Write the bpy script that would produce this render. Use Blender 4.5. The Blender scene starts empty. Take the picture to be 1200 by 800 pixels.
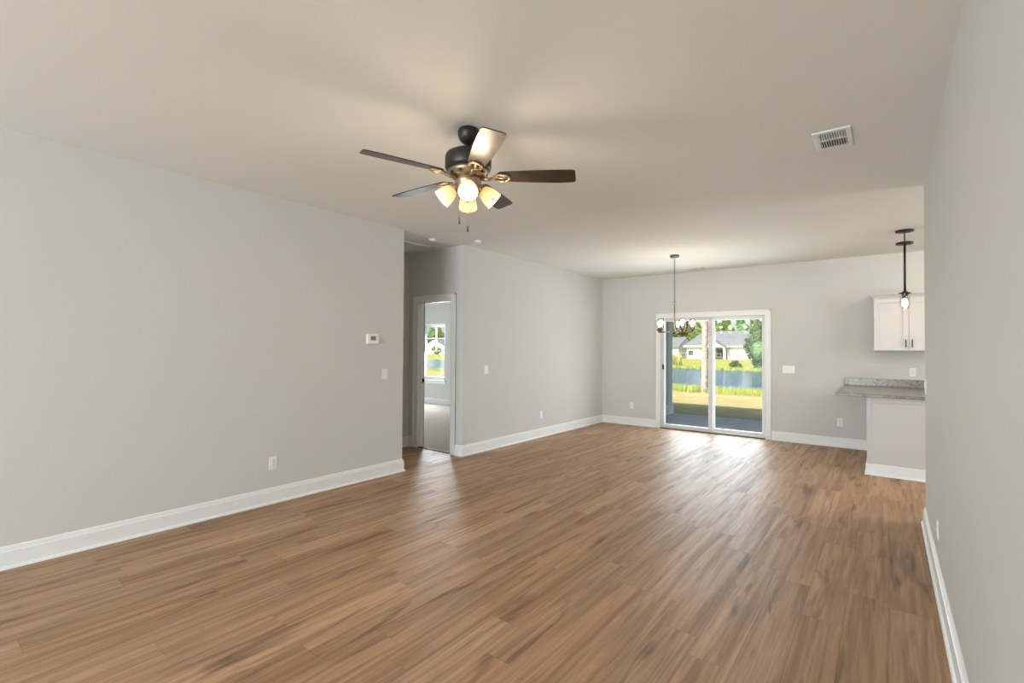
import bpy, bmesh, math, random
from mathutils import Vector, Matrix
random.seed(7)
SC = bpy.context.scene
COL = SC.collection
PI = math.pi
R = math.radians

# ------------------------------------------------------------------ camera
F_PX, YAW, PIT, ROL, CAM_H = 568.1, R(37.74), R(0.890), R(0.379), 1.390
cam = bpy.data.cameras.new('camera')
cam.sensor_fit = 'HORIZONTAL'; cam.sensor_width = 36.0; cam.lens = F_PX * 36.0 / 1200.0
cam.clip_start = 0.02; cam.clip_end = 1000
camo = bpy.data.objects.new('camera', cam); COL.objects.link(camo)
fw = Vector((-math.sin(YAW) * math.cos(PIT), math.cos(YAW) * math.cos(PIT), math.sin(PIT)))
r0 = Vector((math.cos(YAW), math.sin(YAW), 0)); u0 = r0.cross(fw)
rr = r0 * math.cos(ROL) + u0 * math.sin(ROL); uu = -r0 * math.sin(ROL) + u0 * math.cos(ROL)
mx = Matrix((rr, uu, -fw)).transposed().to_4x4(); mx.translation = (0, 0, CAM_H)
camo.matrix_world = mx
SC.camera = camo

# ------------------------------------------------------------------ world, sun, daylight, exposure
SC.view_settings.view_transform = 'Standard'
SC.view_settings.look = 'None'
SC.view_settings.gamma = 1.0
SC.view_settings.use_curve_mapping = False
SC.view_settings.exposure = 0.82
SKY_STRENGTH = 0.15
SUN_STRENGTH = 4.6
REAR_FILL_W = 145.0
SLIDER_W = 40.0
BEDROOM_BACK_W = 92.0
KITCHEN_FILL_W = 40.0
KITCHEN_LAMP_W = 11.0
BEDROOM_SIDE_FILL_W = 10.0
FAN_BULB_W = 5.5
CHANDELIER_BULB_W = 2.0
PENDANT_BULB_W = 2.2
WARM = (1.0, 0.80, 0.56)
DAY = (0.80, 0.92, 1.0)

w = bpy.data.worlds.new('World'); SC.world = w; w.use_nodes = True
wn = w.node_tree.nodes; wl = w.node_tree.links
sky = wn.new('ShaderNodeTexSky'); sky.sky_type = 'NISHITA'; sky.sun_disc = False
sky.sun_elevation = R(46); sky.sun_rotation = R(188); sky.dust_density = 2.5
wn['Background'].inputs['Strength'].default_value = SKY_STRENGTH
wl.new(sky.outputs['Color'], wn['Background'].inputs['Color'])

sd = bpy.data.lights.new('sun', 'SUN'); sd.energy = SUN_STRENGTH; sd.angle = R(0.53); sd.color = (1.0, 0.95, 0.84)
so = bpy.data.objects.new('sun', sd); COL.objects.link(so)
so.rotation_euler = Vector((0.10, 0.72, -0.74)).to_track_quat('-Z', 'Y').to_euler()


def area(name, loc, direction, sx, sy, power, color):
    l = bpy.data.lights.new(name, 'AREA'); l.shape = 'RECTANGLE'; l.size = sx; l.size_y = sy
    l.energy = power; l.color = color
    o = bpy.data.objects.new(name, l); COL.objects.link(o); o.location = loc
    o.rotation_euler = Vector(direction).to_track_quat('-Z', 'Z').to_euler()
    return o


# area lamps added as daylight; rear, kitchen and bedroom-side windows are made up
area('rear_fill_lamp', (-3.0, -6.17, 1.45), (0, 1, 0.05), 1.7, 1.4, REAR_FILL_W, DAY)  # added fill behind the camera, no window seen there
area('rear_fill_lamp', (-1.0, -6.17, 1.45), (0, 1, 0.05), 1.7, 1.4, REAR_FILL_W, DAY)  # second added rear fill lamp
area('daylight_sliding_door', (-2.36, 8.74, 0.98), (0, -1, 0.0), 1.5, 1.8, SLIDER_W, DAY)
area('daylight_bedroom_back_window', (-9.09, 8.74, 1.31), (0.25, -1, -0.25), 0.8, 1.3, BEDROOM_BACK_W, (0.86, 0.94, 1.0))
area('kitchen_fill_lamp', (4.17, 5.9, 1.6), (-1, 0, -0.05), 1.3, 1.1, KITCHEN_FILL_W, DAY)  # added fill from the unseen side of the kitchen
area('bedroom_side_fill_lamp', (-10.15, 6.6, 1.4), (1, 0, -0.1), 1.5, 1.4, BEDROOM_SIDE_FILL_W, (0.82, 0.93, 1.0))  # added fill at an invented window hidden from view


def point(name, loc, power, radius, color=WARM):
    l = bpy.data.lights.new(name, 'POINT'); l.energy = power; l.shadow_soft_size = radius; l.color = color
    o = bpy.data.objects.new(name, l); COL.objects.link(o); o.location = loc
    return o


# ------------------------------------------------------------------ materials
def srgb(r, g, b):
    def c(v):
        v /= 255.0
        return v / 12.92 if v <= 0.04045 else ((v + 0.055) / 1.055) ** 2.4
    return (c(r), c(g), c(b), 1.0)


def mat(name, col, rough=0.5, metal=0.0, spec=0.5, bump=None, var=None, emit=None, coat=0.0):
    m = bpy.data.materials.new(name); m.use_nodes = True
    nt = m.node_tree; b = nt.nodes['Principled BSDF']
    b.inputs['Base Color'].default_value = (*col[:3], 1)
    b.inputs['Roughness'].default_value = rough
    b.inputs['Metallic'].default_value = metal
    b.inputs['Specular IOR Level'].default_value = spec
    b.inputs['Coat Weight'].default_value = coat
    tc = nt.nodes.new('ShaderNodeTexCoord')
    if bump:
        n = nt.nodes.new('ShaderNodeTexNoise'); n.inputs['Scale'].default_value = bump[0]; n.inputs['Detail'].default_value = 3
        bp = nt.nodes.new('ShaderNodeBump'); bp.inputs['Strength'].default_value = bump[1]; bp.inputs['Distance'].default_value = bump[2]
        nt.links.new(tc.outputs['Object'], n.inputs['Vector']); nt.links.new(n.outputs['Fac'], bp.inputs['Height'])
        nt.links.new(bp.outputs['Normal'], b.inputs['Normal'])
    if var:   # (scale, second colour, low, high)
        n = nt.nodes.new('ShaderNodeTexNoise'); n.inputs['Scale'].default_value = var[0]; n.inputs['Detail'].default_value = 4
        cr = nt.nodes.new('ShaderNodeValToRGB')
        cr.color_ramp.elements[0].position = var[2]; cr.color_ramp.elements[1].position = var[3]
        cr.color_ramp.elements[0].color = (*col[:3], 1); cr.color_ramp.elements[1].color = (*var[1][:3], 1)
        nt.links.new(tc.outputs['Object'], n.inputs['Vector']); nt.links.new(n.outputs['Fac'], cr.inputs['Fac'])
        nt.links.new(cr.outputs['Color'], b.inputs['Base Color'])
    if emit:
        b.inputs['Emission Color'].default_value = (*emit[0][:3], 1); b.inputs['Emission Strength'].default_value = emit[1]
    return m


M = {}
M['wall'] = mat('wall_paint', (0.610, 0.600, 0.575), 0.75, spec=0.25, bump=(180, 0.06, 0.002))
M['bedwall'] = M['wall']
M['ceiling'] = mat('ceiling_paint', (0.79, 0.79, 0.755), 0.85, spec=0.2, bump=(55, 0.13, 0.004))
M['trim'] = mat('trim_paint', (0.80, 0.81, 0.81), 0.35, spec=0.45, bump=(25, 0.02, 0.001))
M['vinyl'] = mat('white_vinyl', (0.68, 0.675, 0.66), 0.4, bump=(25, 0.02, 0.001))
M['plastic'] = mat('white_plastic', (0.82, 0.82, 0.80), 0.35, bump=(60, 0.02, 0.0005))
M['slot'] = mat('dark_slot', (0.03, 0.03, 0.03), 0.6, bump=(60, 0.05, 0.0005))
M['screen'] = mat('grey_screen', (0.20, 0.19, 0.18), 0.25, bump=(60, 0.02, 0.0005))
M['bronze'] = mat('oil_rubbed_bronze', (0.020, 0.016, 0.013), 0.42, metal=0.1, bump=(40, 0.05, 0.001))
M['brass'] = mat('aged_bronze_gold', (0.42, 0.33, 0.22), 0.38, metal=0.85, bump=(60, 0.05, 0.001))
M['blade'] = mat('dark_walnut_blade', (0.020, 0.013, 0.009), 0.38, spec=0.5, var=(14, (0.035, 0.023, 0.016), 0.4, 0.65), coat=0.15)
M['black'] = mat('black_metal', (0.02, 0.018, 0.017), 0.45, metal=0.3, bump=(60, 0.05, 0.001))
M['nickel'] = mat('dull_nickel', (0.20, 0.18, 0.16), 0.4, metal=0.7, bump=(60, 0.05, 0.001))
M['panel'] = mat('shaded_white_panel_paint', (0.56, 0.535, 0.52), 0.45, bump=(25, 0.02, 0.001))  # white paint darkened to carry the shade on the end panel
M['cabinet'] = mat('cabinet_paint', (0.63, 0.60, 0.57), 0.35, bump=(25, 0.02, 0.001))
M['threshold'] = mat('bronze_threshold', (0.06, 0.04, 0.028), 0.5, metal=0.3, bump=(60, 0.05, 0.001))
M['concrete'] = mat('patio_concrete', (0.50, 0.50, 0.48), 0.8, bump=(30, 0.2, 0.004), var=(3, (0.43, 0.43, 0.42), 0.35, 0.7))
M['joint'] = mat('patio_joint', (0.68, 0.69, 0.68), 0.8, bump=(30, 0.2, 0.004))
M['post'] = mat('porch_post_paint', (0.50, 0.56, 0.56), 0.6, bump=(30, 0.05, 0.002))
M['siding'] = mat('white_siding', (0.80, 0.80, 0.79), 0.6, bump=(10, 0.05, 0.01))
M['roof'] = mat('grey_shingles', (0.15, 0.155, 0.165), 0.9, bump=(6, 0.4, 0.03), var=(2.5, (0.20, 0.20, 0.21), 0.35, 0.7))
M['teal'] = mat('porch_teal', (0.20, 0.30, 0.30), 0.7, bump=(10, 0.05, 0.01))
M['darkglass'] = mat('dark_window_glass', (0.05, 0.06, 0.07), 0.1, bump=(5, 0.02, 0.01))
M['fence'] = mat('fence_metal', (0.30, 0.30, 0.29), 0.6, bump=(20, 0.05, 0.01))
M['bark'] = mat('pine_bark', (0.48, 0.40, 0.34), 0.9, bump=(14, 0.8, 0.03), var=(9, (0.26, 0.20, 0.17), 0.45, 0.7))


def leafmat(name, c1, c2):
    m = bpy.data.materials.new(name); m.use_nodes = True
    nt = m.node_tree; b = nt.nodes['Principled BSDF']
    g = nt.nodes.new('ShaderNodeNewGeometry'); cr = nt.nodes.new('ShaderNodeValToRGB')
    cr.color_ramp.elements[0].color = (*c1, 1); cr.color_ramp.elements[1].color = (*c2, 1)
    nt.links.new(g.outputs['Random Per Island'], cr.inputs['Fac'])
    nt.links.new(cr.outputs['Color'], b.inputs['Base Color'])
    b.inputs['Roughness'].default_value = 0.7; b.inputs['Specular IOR Level'].default_value = 0.2
    tr = nt.nodes.new('ShaderNodeBsdfTranslucent'); nt.links.new(cr.outputs['Color'], tr.inputs['Color'])
    mxs = nt.nodes.new('ShaderNodeMixShader'); mxs.inputs['Fac'].default_value = 0.3
    nt.links.new(b.outputs[0], mxs.inputs[1]); nt.links.new(tr.outputs[0], mxs.inputs[2])
    nt.links.new(mxs.outputs[0], nt.nodes['Material Output'].inputs['Surface'])
    return m


M['leaf_mid'] = leafmat('leaf_mid_green', (0.13, 0.24, 0.05), (0.30, 0.40, 0.10))
M['leaf_olive'] = leafmat('leaf_olive', (0.22, 0.26, 0.06), (0.42, 0.40, 0.12))
M['leaf_dark'] = leafmat('leaf_dark', (0.05, 0.10, 0.04), (0.20, 0.28, 0.08))
M['leaf_bright'] = leafmat('leaf_bright', (0.14, 0.30, 0.12), (0.38, 0.55, 0.22))
M['reed'] = leafmat('reed_blade', (0.34, 0.42, 0.09), (0.62, 0.62, 0.22))
M['reed_dry'] = leafmat('reed_dry_blade', (0.50, 0.42, 0.12), (0.72, 0.66, 0.28))


def glass(name, tint=(0.97, 0.985, 0.98), ior=1.45, fres=1.0):
    m = bpy.data.materials.new(name); m.use_nodes = True
    nt = m.node_tree; nt.nodes.remove(nt.nodes['Principled BSDF'])
    t = nt.nodes.new('ShaderNodeBsdfTransparent'); t.inputs['Color'].default_value = (*tint, 1)
    g = nt.nodes.new('ShaderNodeBsdfGlossy'); g.inputs['Roughness'].default_value = 0.015
    f = nt.nodes.new('ShaderNodeFresnel'); ge = nt.nodes.new('ShaderNodeNewGeometry')
    mr = nt.nodes.new('ShaderNodeMapRange'); mr.inputs['To Min'].default_value = ior; mr.inputs['To Max'].default_value = 1.0 / ior
    nt.links.new(ge.outputs['Backfacing'], mr.inputs[0]); nt.links.new(mr.outputs[0], f.inputs['IOR'])
    mu = nt.nodes.new('ShaderNodeMath'); mu.operation = 'MULTIPLY'; mu.inputs[1].default_value = fres
    x = nt.nodes.new('ShaderNodeMixShader')
    nt.links.new(f.outputs[0], mu.inputs[0]); nt.links.new(mu.outputs[0], x.inputs[0])
    nt.links.new(t.outputs[0], x.inputs[1]); nt.links.new(g.outputs[0], x.inputs[2])
    nt.links.new(x.outputs[0], nt.nodes['Material Output'].inputs['Surface'])
    return m


M['glass'] = glass('window_glass')
M['lampglass'] = glass('clear_lamp_glass', (0.93, 0.93, 0.91), 1.5, 1.0)


def shademat():
    m = bpy.data.materials.new('frosted_white_glass'); m.use_nodes = True
    nt = m.node_tree; b = nt.nodes['Principled BSDF']
    b.inputs['Base Color'].default_value = (0.62, 0.56, 0.46, 1); b.inputs['Roughness'].default_value = 0.3
    tr = nt.nodes.new('ShaderNodeBsdfTranslucent'); tr.inputs['Color'].default_value = (0.66, 0.57, 0.42, 1)
    tc = nt.nodes.new('ShaderNodeTexCoord'); n = nt.nodes.new('ShaderNodeTexNoise'); n.inputs['Scale'].default_value = 30
    bp = nt.nodes.new('ShaderNodeBump'); bp.inputs['Strength'].default_value = 0.05
    nt.links.new(tc.outputs['Object'], n.inputs['Vector']); nt.links.new(n.outputs['Fac'], bp.inputs['Height']); nt.links.new(bp.outputs[0], b.inputs['Normal'])
    x = nt.nodes.new('ShaderNodeMixShader'); x.inputs[0].default_value = 0.35
    nt.links.new(b.outputs[0], x.inputs[1]); nt.links.new(tr.outputs[0], x.inputs[2])
    nt.links.new(x.outputs[0], nt.nodes['Material Output'].inputs['Surface'])
    return m


M['shade'] = shademat()
M['bulb'] = mat('lit_bulb', (1, 0.95, 0.85), 0.3, emit=((1.0, 0.90, 0.72), 3.0))
M['bulb_clear'] = mat('lit_filament_bulb', (1, 0.95, 0.85), 0.3, emit=((1.0, 0.93, 0.80), 3.5))
M['can'] = mat('lit_lens', (1, 0.95, 0.85), 0.3, emit=((1.0, 0.92, 0.78), 4.0))


def node_math(nt, op, a, b=None, c=None):
    n = nt.nodes.new('ShaderNodeMath'); n.operation = op
    for i, v in enumerate((a, b, c)):
        if v is None: continue
        if isinstance(v, (int, float)): n.inputs[i].default_value = v
        else: nt.links.new(v, n.inputs[i])
    return n.outputs[0]


def mixrgb(nt, fac, a, b, mode='MIX'):
    n = nt.nodes.new('ShaderNodeMix'); n.data_type = 'RGBA'; n.blend_type = mode
    for s, v in ((n.inputs[0], fac), (n.inputs[6], a), (n.inputs[7], b)):
        if isinstance(v, (int, float)): s.default_value = v
        elif isinstance(v, tuple): s.default_value = v
        else: nt.links.new(v, s)
    return n.outputs[2]


def floormat():
    m = bpy.data.materials.new('oak_plank_vinyl'); m.use_nodes = True
    nt = m.node_tree; b = nt.nodes['Principled BSDF']; N = nt.nodes.new; Lk = nt.links.new
    tc = N('ShaderNodeTexCoord'); sp = N('ShaderNodeSeparateXYZ'); Lk(tc.outputs['Object'], sp.inputs[0])
    x, y = sp.outputs[0], sp.outputs[1]
    PW, PL = 0.182, 1.22
    u = node_math(nt, 'DIVIDE', x, PW); row = node_math(nt, 'FLOOR', u); fu = node_math(nt, 'SUBTRACT', u, row)
    wr = N('ShaderNodeTexWhiteNoise'); wr.noise_dimensions = '1D'; Lk(row, wr.inputs['W'])
    v = node_math(nt, 'ADD', node_math(nt, 'DIVIDE', y, PL), node_math(nt, 'MULTIPLY', wr.outputs['Value'], 7.3))
    cl = node_math(nt, 'FLOOR', v); fv = node_math(nt, 'SUBTRACT', v, cl)
    cb = N('ShaderNodeCombineXYZ'); Lk(row, cb.inputs[0]); Lk(cl, cb.inputs[1])
    wp = N('ShaderNodeTexWhiteNoise'); wp.noise_dimensions = '3D'; Lk(cb.outputs[0], wp.inputs['Vector'])
    rnd = wp.outputs['Value']
    seed = node_math(nt, 'MULTIPLY', rnd, 37.0)

    def noise(sx, sy, det, dist=0.0, rough=0.5):
        c = N('ShaderNodeCombineXYZ')
        Lk(node_math(nt, 'ADD', node_math(nt, 'MULTIPLY', x, sx), seed), c.inputs[0])
        Lk(node_math(nt, 'ADD', node_math(nt, 'MULTIPLY', y, sy), seed), c.inputs[1]); Lk(seed, c.inputs[2])
        n = N('ShaderNodeTexNoise'); n.inputs['Scale'].default_value = 1; n.inputs['Detail'].default_value = det
        n.inputs['Distortion'].default_value = dist; n.inputs['Roughness'].default_value = rough
        Lk(c.outputs[0], n.inputs['Vector']); return n.outputs['Fac']

    def ramp(fac, stops):
        cr = N('ShaderNodeValToRGB'); e = cr.color_ramp.elements
        e[0].position, e[0].color = stops[0]; e[1].position, e[1].color = stops[1]
        for p_, c_ in stops[2:]:
            k = e.new(p_); k.color = c_
        Lk(fac, cr.inputs[0]); return cr.outputs[0]
    tone = ramp(rnd, [(0.0, (0.395, 0.233, 0.127, 1)), (1.0, (0.530, 0.330, 0.193, 1)), (0.35, (0.485, 0.290, 0.163, 1)), (0.7, (0.435, 0.268, 0.158, 1))])
    grain = ramp(noise(70, 3.0, 5, 0.3, 0.62), [(0.30, (0.74, 0.71, 0.68, 1)), (0.68, (1.08, 1.08, 1.08, 1))])
    streak = ramp(noise(16, 0.7, 4, 1.0), [(0.44, (0, 0, 0, 1)), (0.66, (1, 1, 1, 1))])
    knot = ramp(noise(11, 1.5, 3, 0.7), [(0.58, (0, 0, 0, 1)), (0.74, (1, 1, 1, 1))])
    c1 = mixrgb(nt, 1.0, tone, grain, 'MULTIPLY')
    c2 = mixrgb(nt, node_math(nt, 'MULTIPLY', streak, 0.58), c1, (0.190, 0.103, 0.052, 1))
    c3 = mixrgb(nt, node_math(nt, 'MULTIPLY', knot, 0.80), c2, (0.085, 0.050, 0.032, 1))
    eu = node_math(nt, 'MINIMUM', fu, node_math(nt, 'SUBTRACT', 1.0, fu))
    ev = node_math(nt, 'MINIMUM', fv, node_math(nt, 'SUBTRACT', 1.0, fv))
    lu = node_math(nt, 'LESS_THAN', eu, 0.006); lv = node_math(nt, 'LESS_THAN', ev, 0.0011)
    seam = node_math(nt, 'MAXIMUM', lu, lv)
    c4 = mixrgb(nt, node_math(nt, 'MULTIPLY', seam, 0.35), c3, (0.10, 0.06, 0.035, 1))
    Lk(c4, b.inputs['Base Color'])
    rg = node_math(nt, 'ADD', 0.47, node_math(nt, 'MULTIPLY', streak, 0.08)); Lk(rg, b.inputs['Roughness'])
    b.inputs['Specular IOR Level'].default_value = 0.40
    bp = N('ShaderNodeBump'); bp.inputs['Strength'].default_value = 0.12; bp.inputs['Distance'].default_value = 0.002
    Lk(node_math(nt, 'SUBTRACT', noise(90, 3, 3), seam), bp.inputs['Height']); Lk(bp.outputs[0], b.inputs['Normal'])
    return m


M['floor'] = floormat()
M['carpet'] = mat('beige_carpet', (0.60, 0.53, 0.46), 0.95, spec=0.1, bump=(140, 0.8, 0.01), var=(90, (0.72, 0.65, 0.57), 0.3, 0.7))


def granitemat():
    m = bpy.data.materials.new('speckled_granite'); m.use_nodes = True
    nt = m.node_tree; b = nt.nodes['Principled BSDF']; N = nt.nodes.new; Lk = nt.links.new
    tc = N('ShaderNodeTexCoord')

    def vor(s):
        v = N('ShaderNodeTexVoronoi'); v.inputs['Scale'].default_value = s; Lk(tc.outputs['Object'], v.inputs['Vector']); return v.outputs['Color']

    def ramp(f, stops):
        cr = N('ShaderNodeValToRGB'); e = cr.color_ramp.elements; cr.color_ramp.interpolation = 'LINEAR'
        e[0].position, e[0].color = stops[0]; e[1].position, e[1].color = stops[1]
        for p_, c_ in stops[2:]:
            k = e.new(p_); k.color = c_
        Lk(f, cr.inputs[0]); return cr.outputs[0]
    sp = N('ShaderNodeSeparateColor'); Lk(vor(45), sp.inputs[0]); sp2 = N('ShaderNodeSeparateColor'); Lk(vor(110), sp2.inputs[0])
    a = ramp(sp.outputs[0], [(0.0, (0.06, 0.055, 0.05, 1)), (1.0, (0.62, 0.58, 0.53, 1)), (0.18, (0.24, 0.21, 0.19, 1)), (0.4, (0.50, 0.46, 0.42, 1))])
    c = ramp(sp2.outputs[1], [(0.0, (0.10, 0.09, 0.08, 1)), (1.0, (0.66, 0.62, 0.57, 1)), (0.25, (0.45, 0.41, 0.37, 1))])
    Lk(mixrgb(nt, 1.0, mixrgb(nt, 0.5, a, c), (0.44, 0.40, 0.37, 1), 'MULTIPLY'), b.inputs['Base Color'])
    b.inputs['Roughness'].default_value = 0.22
    return m


M['granite'] = granitemat()


def lawnmat():
    m = bpy.data.materials.new('lawn_grass'); m.use_nodes = True
    nt = m.node_tree; b = nt.nodes['Principled BSDF']; N = nt.nodes.new; Lk = nt.links.new
    tc = N('ShaderNodeTexCoord')
    n1 = N('ShaderNodeTexNoise'); n1.inputs['Scale'].default_value = 0.6; n1.inputs['Detail'].default_value = 8; n1.inputs['Roughness'].default_value = 0.7
    n2 = N('ShaderNodeTexNoise'); n2.inputs['Scale'].default_value = 22; n2.inputs['Detail'].default_value = 5
    for n in (n1, n2): Lk(tc.outputs['Object'], n.inputs['Vector'])
    sp = N('ShaderNodeSeparateXYZ'); Lk(tc.outputs['Object'], sp.inputs[0])
    cr = N('ShaderNodeValToRGB'); e = cr.color_ramp.elements
    e[0].position = 0.3; e[0].color = (0.38, 0.33, 0.13, 1); e[1].position = 0.72; e[1].color = (0.60, 0.49, 0.25, 1)
    Lk(n1.outputs[0], cr.inputs[0])
    far = N('ShaderNodeValToRGB'); f = far.color_ramp.elements
    f[0].position = 0.3; f[0].color = (0.25, 0.29, 0.055, 1); f[1].position = 0.7; f[1].color = (0.46, 0.42, 0.11, 1)
    Lk(n1.outputs[0], far.inputs[0])
    mr = N('ShaderNodeMapRange'); mr.inputs['From Min'].default_value = 20; mr.inputs['From Max'].default_value = 40
    Lk(sp.outputs[1], mr.inputs[0])
    c = mixrgb(nt, mr.outputs[0], cr.outputs[0], far.outputs[0])
    c = mixrgb(nt, node_math(nt, 'MULTIPLY', n2.outputs[0], 0.45), c, (0.17, 0.18, 0.06, 1))
    Lk(c, b.inputs['Base Color']); b.inputs['Roughness'].default_value = 0.95; b.inputs['Specular IOR Level'].default_value = 0.1
    bp = N('ShaderNodeBump'); bp.inputs['Strength'].default_value = 0.8; bp.inputs['Distance'].default_value = 0.03
    Lk(n2.outputs[0], bp.inputs['Height']); Lk(bp.outputs[0], b.inputs['Normal'])
    return m


M['lawn'] = lawnmat()


def watermat():
    m = bpy.data.materials.new('pond_water'); m.use_nodes = True
    nt = m.node_tree; b = nt.nodes['Principled BSDF']; N = nt.nodes.new; Lk = nt.links.new
    b.inputs['Base Color'].default_value = (0.02, 0.07, 0.13, 1); b.inputs['Roughness'].default_value = 0.14
    b.inputs['IOR'].default_value = 1.33
    tc = N('ShaderNodeTexCoord'); mp = N('ShaderNodeMapping'); mp.inputs['Scale'].default_value = (0.5, 1.6, 1)
    n = N('ShaderNodeTexNoise'); n.inputs['Scale'].default_value = 1.6; n.inputs['Detail'].default_value = 4
    bp = N('ShaderNodeBump'); bp.inputs['Strength'].default_value = 0.9; bp.inputs['Distance'].default_value = 0.2
    Lk(tc.outputs['Object'], mp.inputs[0]); Lk(mp.outputs[0], n.inputs['Vector']); Lk(n.outputs[0], bp.inputs['Height']); Lk(bp.outputs[0], b.inputs['Normal'])
    return m


M['water'] = watermat()


# ------------------------------------------------------------------ helpers
def add_box(bm, lo, hi, bev=0.0, mtx=None):
    t = bmesh.new()
    bmesh.ops.create_cube(t, size=1)
    c = [(lo[i] + hi[i]) / 2 for i in range(3)]; s = [hi[i] - lo[i] for i in range(3)]
    for v in t.verts: v.co = Vector((v.co.x * s[0] + c[0], v.co.y * s[1] + c[1], v.co.z * s[2] + c[2]))
    if bev > 0:
        bmesh.ops.bevel(t, geom=list(t.edges), offset=bev, segments=2, affect='EDGES', profile=0.5)
    merge(bm, t, mtx)


def merge(bm, t, mtx=None):
    if mtx is not None: t.transform(mtx)
    me = bpy.data.meshes.new('tmp'); t.to_mesh(me); t.free(); bm.from_mesh(me); bpy.data.meshes.remove(me)


def add_lathe(bm, prof, seg=32, mtx=None, cap=True, flute=0.0, nf=0):
    """profile of (radius, z) from bottom to top, turned round z"""
    t = bmesh.new(); rings = []
    for r_, z in prof:
        rings.append([t.verts.new(((r_ * (1 + flute * math.cos(nf * 2 * PI * i / seg))) * math.cos(2 * PI * i / seg),
                                   (r_ * (1 + flute * math.cos(nf * 2 * PI * i / seg))) * math.sin(2 * PI * i / seg), z)) for i in range(seg)])
    for a, b in zip(rings, rings[1:]):
        for i in range(seg):
            t.faces.new((a[i], a[(i + 1) % seg], b[(i + 1) % seg], b[i]))
    if cap:
        t.faces.new(rings[0][::-1]); t.faces.new(rings[-1])
    for f in t.faces: f.smooth = True
    merge(bm, t, mtx)


def add_tube(bm, pts, r_, seg=10, closed=False, mtx=None):
    t = bmesh.new(); pts = [Vector(p_) for p_ in pts]; n = len(pts); rings = []
    up = None
    for i, p_ in enumerate(pts):
        if closed: d = pts[(i + 1) % n] - pts[i - 1]
        else: d = pts[min(i + 1, n - 1)] - pts[max(i - 1, 0)]
        d.normalize()
        if up is None:
            up = Vector((0, 0, 1)) if abs(d.z) < 0.9 else Vector((1, 0, 0))
        a = d.cross(up).normalized(); b = a.cross(d).normalized(); up = b
        rad = r_[i] if isinstance(r_, (list, tuple)) else r_
        rings.append([t.verts.new(p_ + a * rad * math.cos(2 * PI * k / seg) + b * rad * math.sin(2 * PI * k / seg)) for k in range(seg)])
    prs = list(zip(rings, rings[1:])) + ([(rings[-1], rings[0])] if closed else [])
    for a, b in prs:
        for k in range(seg):
            t.faces.new((a[k], a[(k + 1) % seg], b[(k + 1) % seg], b[k]))
    if not closed:
        t.faces.new(rings[0][::-1]); t.faces.new(rings[-1])
    for f in t.faces: f.smooth = True
    merge(bm, t, mtx)


def add_prism(bm, outline, z0, z1, mtx=None, bev=0.0):
    t = bmesh.new()
    f = t.faces.new([t.verts.new((x, y, z0)) for x, y in outline])
    e = bmesh.ops.extrude_face_region(t, geom=[f])
    for v in e['geom']:
        if isinstance(v, bmesh.types.BMVert): v.co.z = z1
    bmesh.ops.recalc_face_normals(t, faces=t.faces)
    if bev: bmesh.ops.bevel(t, geom=list(t.edges), offset=bev, segments=2, affect='EDGES')
    merge(bm, t, mtx)


def add_sweep(bm, path, prof, side=1):
    """moulding profile of (distance from wall, z) carried along a plan path with mitred corners"""
    t = bmesh.new(); P = [Vector((a, b)) for a, b in path]; rings = []
    nr = lambda a, b: Vector((-(b - a).y, (b - a).x)).normalized() * side
    for i in range(len(P)):
        if i == 0: o = nr(P[0], P[1])
        elif i == len(P) - 1: o = nr(P[-2], P[-1])
        else:
            n1, n2 = nr(P[i - 1], P[i]), nr(P[i], P[i + 1]); o = (n1 + n2); o = o / (1 + n1.dot(n2)) if (1 + n1.dot(n2)) > 0.05 else n1
        rings.append([t.verts.new((P[i].x + o.x * d, P[i].y + o.y * d, z)) for d, z in prof])
    n = len(prof)
    for a, b in zip(rings, rings[1:]):
        for k in range(n): t.faces.new((a[k], a[(k + 1) % n], b[(k + 1) % n], b[k]))
    t.faces.new(rings[0]); t.faces.new(rings[-1][::-1])
    bmesh.ops.recalc_face_normals(t, faces=t.faces)
    merge(bm, t)


def obj(name, bm, m, parent=None, loc=None, rot=None, smooth=False):
    me = bpy.data.meshes.new(name)
    bm.to_mesh(me); bm.free(); me.materials.append(M[m] if isinstance(m, str) else m)
    o = bpy.data.objects.new(name, me); COL.objects.link(o)
    if parent is not None: o.parent = parent
    if loc: o.location = loc
    if rot: o.rotation_euler = rot
    return o


def tag(o, label, cat=None, group=None, kind=None):
    if label: o['label'] = label
    if cat: o['category'] = cat
    if group: o['group'] = group
    if kind: o['kind'] = kind
    return o


def thing(name, label, cat, loc=(0, 0, 0), rotz=0.0, group=None, kind=None):
    o = bpy.data.objects.new(name, None); COL.objects.link(o); o.empty_display_size = 0.1
    o.location = loc; o.rotation_euler = (0, 0, rotz)
    return tag(o, label, cat, group, kind)


def box_obj(name, m, boxes, parent=None, bev=0.0):
    bm = bmesh.new()
    for lo, hi in boxes: add_box(bm, lo, hi, bev)
    return obj(name, bm, m, parent)


def struct(name, m, boxes, label=None, cat=None, bev=0.0):
    o = box_obj(name, m, boxes, bev=bev)
    return tag(o, label or name.replace('_', ' '), cat, kind='structure')


# ------------------------------------------------------------------ room shell
H = 2.743
XL, YLE, YM = -4.355, 3.604, 4.582        # left wall face, its end, start of the middle wall
XR, YRE = 0.24, 5.145                     # right wall face and its end
YF, YB = 8.487, -6.20                     # far wall face, rear wall face
XHE, XB, XK, YK = -5.415, -10.30, 4.20, 3.20
T = 0.12
D1 = (-5.225, -4.560, 2.035)              # bedroom doorway: clear x0, x1, head height
S1 = (-3.205, -1.522, 1.955)              # sliding door rough opening
W1 = (-9.53, -8.66, 0.595, 2.03)           # bedroom window opening

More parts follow.
